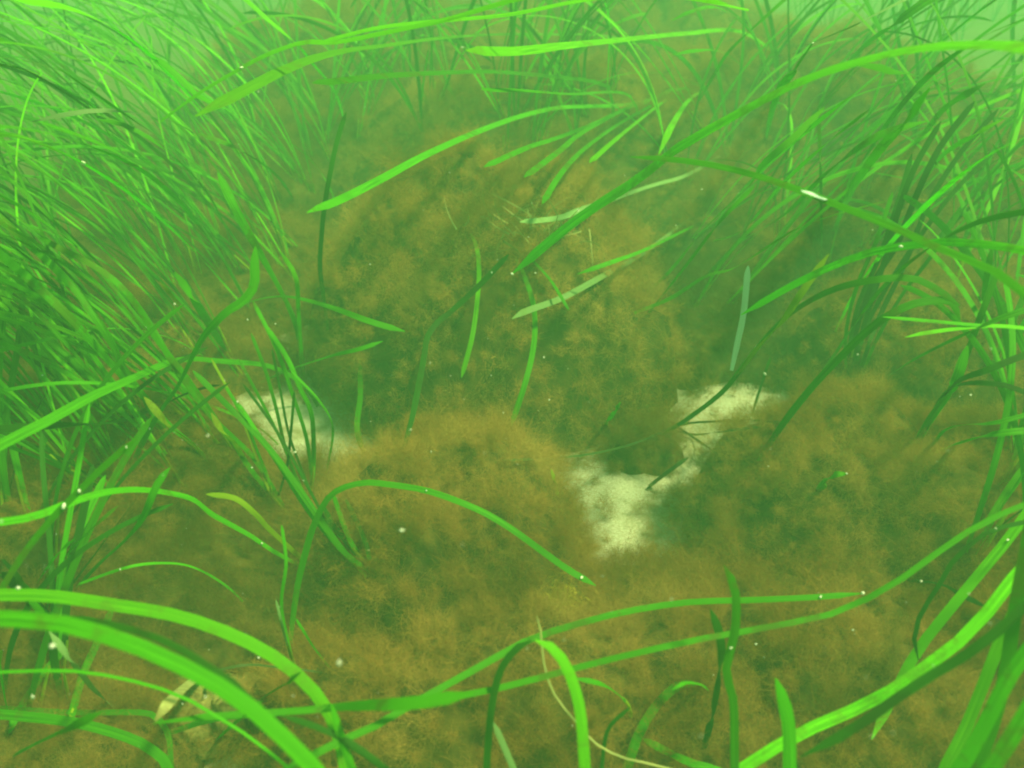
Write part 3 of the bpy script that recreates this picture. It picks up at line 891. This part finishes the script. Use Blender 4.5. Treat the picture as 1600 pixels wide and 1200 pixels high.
    ([(1600,612),(1558,600),(1491,604),(1455,656),(1425,705)],8,'d','e',{'d':0.95}), ([(1560,420),(1530,500),(1495,590),(1440,680)],9,'g','e',{'d':1.0})],
   'sturdy shoot of spreading leaves rooted on the mound at the right edge', G_R),
  ([([(1600,673),(1540,680),(1484,698),(1450,715)],10,'g','e',{'d':0.9}), ([(1600,649),(1558,660),(1480,670),(1450,715)],7,'g','e',{'d':0.9})],
   'low pair of blades lying out to the right edge below the sturdy shoot', G_R),
  ([([(1278,768),(1299,744),(1323,740)],12,'b','s',{'d':1.0})],
   'tiny bright blade tip curling out of the broad right mound', G_R),
  ([([(1550,385),(1538,460),(1540,537)],8,'g','e',{'d':1.0})],
   'upright blade near the right edge crossing the level leaves', G_R),
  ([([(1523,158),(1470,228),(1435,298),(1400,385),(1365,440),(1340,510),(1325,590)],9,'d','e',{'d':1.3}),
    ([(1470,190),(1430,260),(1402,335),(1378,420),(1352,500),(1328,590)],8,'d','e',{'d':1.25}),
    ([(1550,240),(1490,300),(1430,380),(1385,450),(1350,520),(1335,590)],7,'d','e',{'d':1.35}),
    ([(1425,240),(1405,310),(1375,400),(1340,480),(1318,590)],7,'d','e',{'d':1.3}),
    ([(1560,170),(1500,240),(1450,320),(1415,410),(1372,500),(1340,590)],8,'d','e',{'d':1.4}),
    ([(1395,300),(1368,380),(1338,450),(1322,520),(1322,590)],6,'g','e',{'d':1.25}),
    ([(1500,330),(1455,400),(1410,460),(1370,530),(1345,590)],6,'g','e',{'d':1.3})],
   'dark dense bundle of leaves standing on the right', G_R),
  ([([(1568,186),(1523,210),(1470,245),(1440,290)],9,'b','e',{'d':1.0}), ([(1540,130),(1505,150),(1470,175),(1430,230)],9,'b','e',{'d':1.1})],
   'two bright leaves at the upper right edge', G_R),
  ([([(1278,168),(1282,250),(1283,333),(1284,420)],5,'g','e',{'d':1.4})],
   'thin straight upright blade in the right thicket', G_R),
  ([([(1225,0),(1145,74),(1120,110),(1080,180)],5,'g','e',{'d':1.5})],
   'thin blade leaning in from the top edge right of centre', G_R),
  ([([(1412,0),(1376,18),(1330,42),(1270,67),(1200,100)],3.5,'p','e',{'d':1.0})],
   'thin whitish fuzzy strand near the top right', G_R),
  ([([(1449,0),(1400,35),(1348,74),(1300,130)],10,'g','e',{'d':1.2})],
   'hazy wide blade dropping in from the top right edge', G_R),
  ([([(1395,110),(1330,150),(1260,205),(1195,262),(1140,320),(1100,380)],9,'b','e',{'d':(0.85,1.3)}),
    ([(1360,170),(1290,225),(1220,290),(1160,360),(1100,380)],7,'b','e',{'d':(0.9,1.3)})],
   'pair of bright leaves slanting down left beneath the widest upper right blade', G_R),
  ([([(1600,215),(1540,245),(1470,300),(1400,370),(1340,450),(1300,530)],9,'b','e',{'d':(0.75,1.2)})],
   'bright blade slanting in from the right edge across the dark bundle', G_R),
  ([([(1600,330),(1520,350),(1440,395),(1370,460),(1300,560),(1260,620)],9,'g','e',{'d':(0.75,1.1)})],
   'green blade arching in from the right edge below the long worn blade', G_R),
  ([([(1600,30),(1530,60),(1460,110),(1400,175),(1350,250),(1310,330)],10,'g','e',{'d':(0.8,1.3)})],
   'hazy green blade arching in from the upper right corner', G_R),
  ([([(1204,558),(1190,600),(1173,653)],4,'d','e',{'d':1.3})],
   'thin dark upright stem beside the far sand patch', G_R),
  # ---- loose blades over the mounds
  ([([(735,362),(746,392),(748,442),(739,520),(721,590)],7,'b','s',{'d':1.25})],
   'bright loose blade hanging down the left face of the largest mound', G_M),
  ([([(805,405),(815,421),(833,474),(835,530),(823,590),(798,667)],8,'g','s',{'d':1.2})],
   'loose bowed blade hanging down the middle of the largest mound', G_M),
  ([([(826,400),(861,439),(889,485)],5,'g','s',{'d':1.25})],
   'short thin blade near the top of the largest mound', G_M),
  ([([(800,498),(808,492),(830,483),(875,467),(928,439),(1008,393),(1080,340)],8.5,'p','e',{'d':(1.2,1.5)})],
   'pale tipped blade reaching left onto the largest mound', G_M),
  ([([(903,428),(963,407),(1008,390),(1090,350)],6,'g','e',{'d':1.3})],
   'narrow green blade just above the pale tipped one', G_M),
  ([([(795,397),(749,446),(700,491),(672,516),(665,545),(658,582),(644,652),(626,719)],9,'d','e',{'d':1.2})],
   'dark kinked blade hanging down the left side of the largest mound', G_M),
  ([([(633,518),(577,502),(508,477),(437,463),(368,481),(330,520)],9,'g','e',{'d':1.15})],
   'arched blade reaching from the left shoots onto the largest mound', G_M),
  ([([(562,558),(563,617),(558,670),(570,712)],8,'g','s',{'d':1.25})],
   'short hanging blade with a white tip at the left foot of the largest mound', G_M),
  ([([(598,533),(560,546),(525,554),(460,575),(400,600)],6,'g','e',{'d':1.2})],
   'short level blade below the arched blade on the left', G_M),
  ([([(784,719),(875,715),(945,705),(1015,684),(1075,652),(1110,640)],4,'k','e',{'d':1.22})],
   'long thin dark blade along the foot of the largest mound', G_M),
  ([([(861,733),(868,755),(872,778)],6,'y','e',{'d':1.1})],
   'tiny yellow blade stub in front of the largest mound', G_M),
  ([([(970,628),(945,666)],7,'g','e',{'d':1.2})],
   'small dim blade piece on the right flank of the largest mound', G_M),
  ([([(1190,656),(1130,658),(1078,661),(1040,668)],4.5,'k','e',{'d':1.35}), ([(1187,667),(1130,674),(1085,679),(1045,670)],5,'k','e',{'d':1.35}), ([(1120,709),(1090,688),(1057,667),(1040,665)],4.5,'k','e',{'d':1.35})],
   'dead dark sprig lying on the far sand patch', G_M),
  ([([(1075,715),(1040,740),(1008,765)],6,'k','e',{'d':1.3})],
   'dark dead blade lying across the near sand gap', G_M),
]
for blades, label, group in THINGS:
    put_thing(blades, label, group)

# ------------------------------------------------------------------ procedural shoots that fill the thickets
KEEP = [(540, 400, 1010, 1010), (1000, 620, 1220, 920), (380, 480, 520, 760), (520, 1000, 1450, 1200), (1150, 690, 1500, 1000), (480, 620, 560, 1010),
        (200, 840, 500, 1200)]


def grown(rng, base, az, length, th0, th1, width, n=26):
    s = np.linspace(0, 1, n)
    th = R(th0) + R(th1 - th0) * s ** 1.25
    azs = az + rng.uniform(-0.5, 0.5) * s + 0.12 * np.sin(s * rng.uniform(3, 7) + rng.uniform(0, 6))
    d = np.stack([np.sin(th) * np.sin(azs), np.sin(th) * np.cos(azs), np.cos(th)], -1)
    P = base + np.concatenate([[np.zeros(3)], np.cumsum(d[:-1] * length / (n - 1), axis=0)])
    P[:, 2] = np.maximum(P[:, 2], 0.02 + 0.01 * rng.random())
    return P


def ok_blade(P, dmin=0.7, loose=False):
    x, y, d = project(P)
    if d.min() < 0.3: return False
    infr = (x > -20) & (x < 1620) & (y > -20) & (y < 1220)
    if (infr & (d < dmin)).any(): return False
    if not infr.any(): return False
    h = surf_h(P[3:, 0], P[3:, 1])
    if (P[3:, 2] < h).mean() > 0.15: return False
    bad = np.zeros(len(P), bool)
    for x0, y0, x1, y1 in KEEP:
        bad |= (x > x0) & (x < x1) & (y > y0) & (y < y1)
    return bad.mean() < (0.10 if loose else 0.03)


def field(seed, n, region, az, az_sp, leng, th1, cols, label, group, nb=(3, 5), parts=True, wid=(0.003, 0.0092), dmin=0.7, th0=(5, 40), asp=0.45):
    rng = random.Random(seed)
    made, tries = 0, 0
    while made < n and tries < n * 30:
        tries += 1
        px, py = rng.uniform(region[0], region[2]), rng.uniform(region[1], region[3])
        d = surf_depth(px, py) if -50 < px < 1650 else None
        r = ray(px, py)
        if d is None or d > 6.4:
            if r[2] > -0.05: continue
            d = -CAM_H / r[2]
        base = CAM + r * d
        if base[1] > 6 or abs(base[0]) > 5: continue
        base[2] = float(surf_h(base[:1], base[1:2])[0]) - 0.01
        bl = []
        a0 = R(az + rng.gauss(0, az_sp))
        for j in range(rng.randint(*nb)):
            P = grown(rng, base + np.array([rng.gauss(0, .006), rng.gauss(0, .006), 0]), a0 + rng.gauss(0, asp), rng.uniform(*leng),
                      rng.uniform(*th0), rng.uniform(*th1), 0)
            if ok_blade(P, dmin): bl.append(P)
        if not bl: continue
        made += 1
        e_ = bpy.data.objects.new('eelgrass_shoot', None)
        e_.empty_display_size = 0.05
        e_.location = tuple(base)
        COL.objects.link(e_)
        tag(e_, label, 'seagrass shoot', group)
        sheath(e_, bl[0])
        for P in bl:
            vw = CAM - P; vw /= np.linalg.norm(vw, axis=1, keepdims=True)
            f = np.array([rng.gauss(0, .5), rng.gauss(0, .5), 0.7]) + 0.5 * vw
            V, F, uv = ribbon(P, rng.uniform(*wid), f, True, True, rng.uniform(-1.2, 1.2))
            mesh_ob('blade', V - base, F, BM[rng.choice(cols)], parent=e_, uv=uv, sharp=True)


field(1, 38, (60, 490, 480, 780), -80, 22, (0.5, 0.95), (85, 125), 'gggggbgd', 'green eelgrass shoot leaning left in the near part of the left thicket', 'filler shoots of the near left thicket', dmin=0.9, th0=(18, 42), asp=0.30, wid=(0.0022, 0.0054))
field(2, 44, (-30, 300, 490, 450), -80, 26, (0.5, 1.0), (82, 128), 'gggbgb', 'hazy eelgrass shoot leaning left in the far part of the left thicket', 'filler shoots of the far left thicket', dmin=1.2, th0=(15, 42), asp=0.34, wid=(0.0024, 0.0058))
field(3, 22, (-150, 150, 520, 270), -78, 30, (0.5, 1.0), (70, 120), 'ggbg', 'faint eelgrass shoot in the green haze at the top left', 'faint shoots in the top left haze', dmin=1.7)
field(4, 28, (480, 130, 1100, 300), 60, 100, (0.35, 0.8), (50, 135), 'gggbg', 'faint eelgrass shoot in the haze behind the largest mound', 'faint shoots behind the largest mound', dmin=1.8)
field(5, 22, (1080, 280, 1640, 480), 72, 40, (0.4, 0.85), (60, 130), 'gggbbg', 'hazy eelgrass shoot leaning right in the right thicket', 'filler shoots of the right thicket', dmin=1.4, th0=(15, 50), wid=(0.0025, 0.0068))
field(6, 14, (1080, 120, 1700, 260), 60, 80, (0.4, 0.85), (50, 130), 'ggbg', 'faint eelgrass shoot in the haze at the top right', 'faint shoots in the top right haze', dmin=1.8)
field(7, 7, (1500, 520, 1680, 900), 75, 30, (0.3, 0.5), (70, 120), 'gggb', 'green eelgrass shoot spilling over the right edge', 'shoots at the right edge', dmin=0.75)
field(8, 12, (-40, 780, 130, 1150), 20, 80, (0.15, 0.34), (30, 110), 'ggdg', 'short criss crossing eelgrass shoot in the lower left tangle', 'short shoots of the lower left tangle', nb=(2, 3))

# the meadow beyond, which nobody could count
rng = random.Random(77)
Vs, Fs, Us, nv = [], [], [], 0
for i in range(260):
    y = rng.uniform(3.9, 7.0); x = rng.uniform(-1, 1) * (0.75 * y)
    base = np.array([x, y, 0.0])
    for j in range(3):
        P = grown(rng, base, R(rng.choice((-80, -60, 70, 20)) + rng.gauss(0, 30)), rng.uniform(0.4, 0.9), rng.uniform(0, 20), rng.uniform(30, 110), 0, n=12)
        V, F, uv = ribbon(P, rng.uniform(0.006, 0.010), np.array([rng.gauss(0, 1), rng.gauss(0, 1), 0.4]))
        Vs.append(V); Fs.append(F + nv); Us.append(uv); nv += len(V)
tag(mesh_ob('seagrass_meadow', np.vstack(Vs), np.vstack(Fs), BM['g'], uv=np.vstack(Us)),
    'far seagrass meadow dissolving into the green haze', 'seagrass meadow', kind='stuff')

# ------------------------------------------------------------------ stone, yellow algae tufts, snails, drifting flecks
def blob(name, c, r, mat, seed, rough=0.25, nu=40, nvv=24):
    rng = np.random.default_rng(seed)
    u = np.linspace(0, 2 * np.pi, nu, endpoint=False); v = np.linspace(0.02, np.pi - 0.02, nvv)
    U, Vv = np.meshgrid(u, v)
    D = np.stack([np.cos(U) * np.sin(Vv), np.sin(U) * np.sin(Vv), np.cos(Vv)], -1)
    k = 1 + rough * (fbm(D[..., 0] * 2 + seed + D[..., 2], D[..., 1] * 2 + seed * 2 - D[..., 2], 4) - 0.5) * 2 + rough * 0.35 * (fbm(D[..., 0] * 9 + D[..., 2] * 5, D[..., 1] * 9 - D[..., 2] * 5, 3) - 0.5)
    P = D * k[..., None] * np.asarray(r)
    ii = np.arange(nu * nvv).reshape(nvv, nu); jj = np.roll(ii, -1, axis=1)
    F = np.stack([ii[:-1], ii[1:], jj[1:], jj[:-1]], -1).reshape(-1, 4)
    return mesh_ob(name, P.reshape(-1, 3) + np.asarray(c), F, mat, loc=c)


g = CAM + ray(365, 1140) * surf_depth(365, 1140)
tag(blob('crusted_stone', (g[0], g[1], 0.020), (0.055, 0.04, 0.028), STONE, 4, 0.55, 90, 50), 'pale yellowish crusted stone at the bottom left among algae', 'stone')

g = CAM + ray(865, 950) * surf_depth(865, 950)
lr = np.random.default_rng(8)
Pn = lr.normal(size=(2600, 3)) * [0.012, 0.022, 0.006] + g + [0, 0, 0.006]
Dn = lr.normal(size=(2600, 3)) * 0.8 + [0, 0, 0.7]; Dn /= np.linalg.norm(Dn, axis=1, keepdims=True)
Vt, Ft = fuzz(lr, Pn, Dn, lr.uniform(0.004, 0.012, 2600), lr.uniform(0.0004, 0.0009, 2600), 2)
tag(mesh_ob('algae_tuft', Vt, Ft, SPONGE, loc=tuple(g)), 'small yellow algae tuft on the front mound beside the thin pale stalk', 'algae')
g = CAM + ray(838, 352) * (surf_depth(838, 352) - 0.035)
Pn = lr.normal(size=(70, 3)) * [0.035, 0.03, 0.006] + g
Dn = lr.normal(size=(70, 3)) * [1, 0.6, 0.6] + [0, -0.2, 0.5]; Dn /= np.linalg.norm(Dn, axis=1, keepdims=True)
Vt, Ft = fuzz(lr, Pn, Dn, lr.uniform(0.02, 0.07, 70), lr.uniform(0.0012, 0.003, 70), 5, 1.2)
tag(mesh_ob('dead_leaf_litter', Vt, Ft, BM['t'], uv=np.zeros((len(Vt), 2)), loc=tuple(g)), 'pale frayed wisp of dead leaves caught on top of the largest mound', 'dead leaves', kind='stuff')

rs = np.random.default_rng(5)
SN = [(222, 671), (195, 692), (122, 762), (96, 790), (62, 888), (188, 888), (570, 714), (655, 762), (780, 441), (786, 434), (1276, 930), (1365, 922), (1358, 923),
      (1440, 909), (905, 903), (480, 605), (375, 625), (376, 95), (115, 272), (310, 286), (461, 711), (405, 843), (900, 328), (1573, 843), (1145, 1010), (1408, 393), (1325, 742), (1270, 65), (1180, 580)]
prot = None
for x, y in SN:
    t = min(TRACKS, key=lambda q: (q[0] - x) ** 2 + (q[1] - y) ** 2)
    p = t[2] + (CAM - t[2]) / np.linalg.norm(CAM - t[2]) * 0.0022
    if prot is None:
        prot = blob('snail', (0, 0, 0), (0.0017, 0.0014, 0.0024), SHELL, 9, 0.3, 12, 8); o = prot
    else:
        o = prot.copy(); COL.objects.link(o)
    o.location = p
    o.rotation_euler = (rs.random() * 6, rs.random() * 6, rs.random() * 6)
    s = 0.45 + 0.6 * rs.random(); o.scale = (s, s, s)
    tag(o, 'tiny white snail clinging to a green blade', 'snail', 'tiny snails on the blades')

# specks drifting in the water
N = 300
x = rs.uniform(-30, 1630, N); y = rs.uniform(-20, 1220, N)
dd = np.array([rs.uniform(0.45, 0.98) * surf_depth(a_, b_) for a_, b_ in zip(x, y)])
dd = np.clip(dd, 0.4, 2.4)
C = np.array([CAM + ray(a_, b_) * z for a_, b_, z in zip(x, y, dd)])
octa = np.array([[1, 0, 0], [-1, 0, 0], [0, 1, 0], [0, -1, 0], [0, 0, 1], [0, 0, -1]], float)
fo = np.array([[0, 2, 4], [2, 1, 4], [1, 3, 4], [3, 0, 4], [2, 0, 5], [1, 2, 5], [3, 1, 5], [0, 3, 5]])
sz = np.clip(0.00022 * np.exp(rs.normal(size=(N, 1, 1)) * 0.7), 0.0001, 0.0012) * (0.5 + rs.random((N, 1, 3)) * 2.6)
Vf = (octa[None] * sz + C[:, None, :]).reshape(-1, 3)
Ff = (fo[None] + (np.arange(N) * 6)[:, None, None]).reshape(-1, 3)
tag(mesh_ob('drifting_specks', Vf, Ff, SHELL), 'pale specks drifting in the green water', 'specks', kind='stuff')

# ------------------------------------------------------------------ the water itself: one closed box of even haze
b = np.array([[-8.6, -7.5, -1.05], [8.6, -7.5, -1.05], [8.6, 9.7, -1.05], [-8.6, 9.7, -1.05], [-8.6, -7.5, 1.25], [8.6, -7.5, 1.25], [8.6, 9.7, 1.25], [-8.6, 9.7, 1.25]])
f = np.array([[0, 3, 2, 1], [4, 5, 6, 7], [0, 1, 5, 4], [1, 2, 6, 5], [2, 3, 7, 6], [3, 0, 4, 7]])
hm, n, out = new_mat("green_water_haze")
pv = node(n, "ShaderNodeVolumePrincipled")
pv.inputs['Color'].default_value = (0.34, 0.985, 0.45, 1)
pv.inputs['Density'].default_value = 0.15
pv.inputs['Density Attribute'].default_value = ''
pv.inputs['Anisotropy'].default_value = 0.1
n.links.new(pv.outputs[0], out.inputs['Volume'])
tag(mesh_ob('haze', b, f, hm, smooth=False), 'green murky water haze filling the scene', 'haze', kind='stuff')
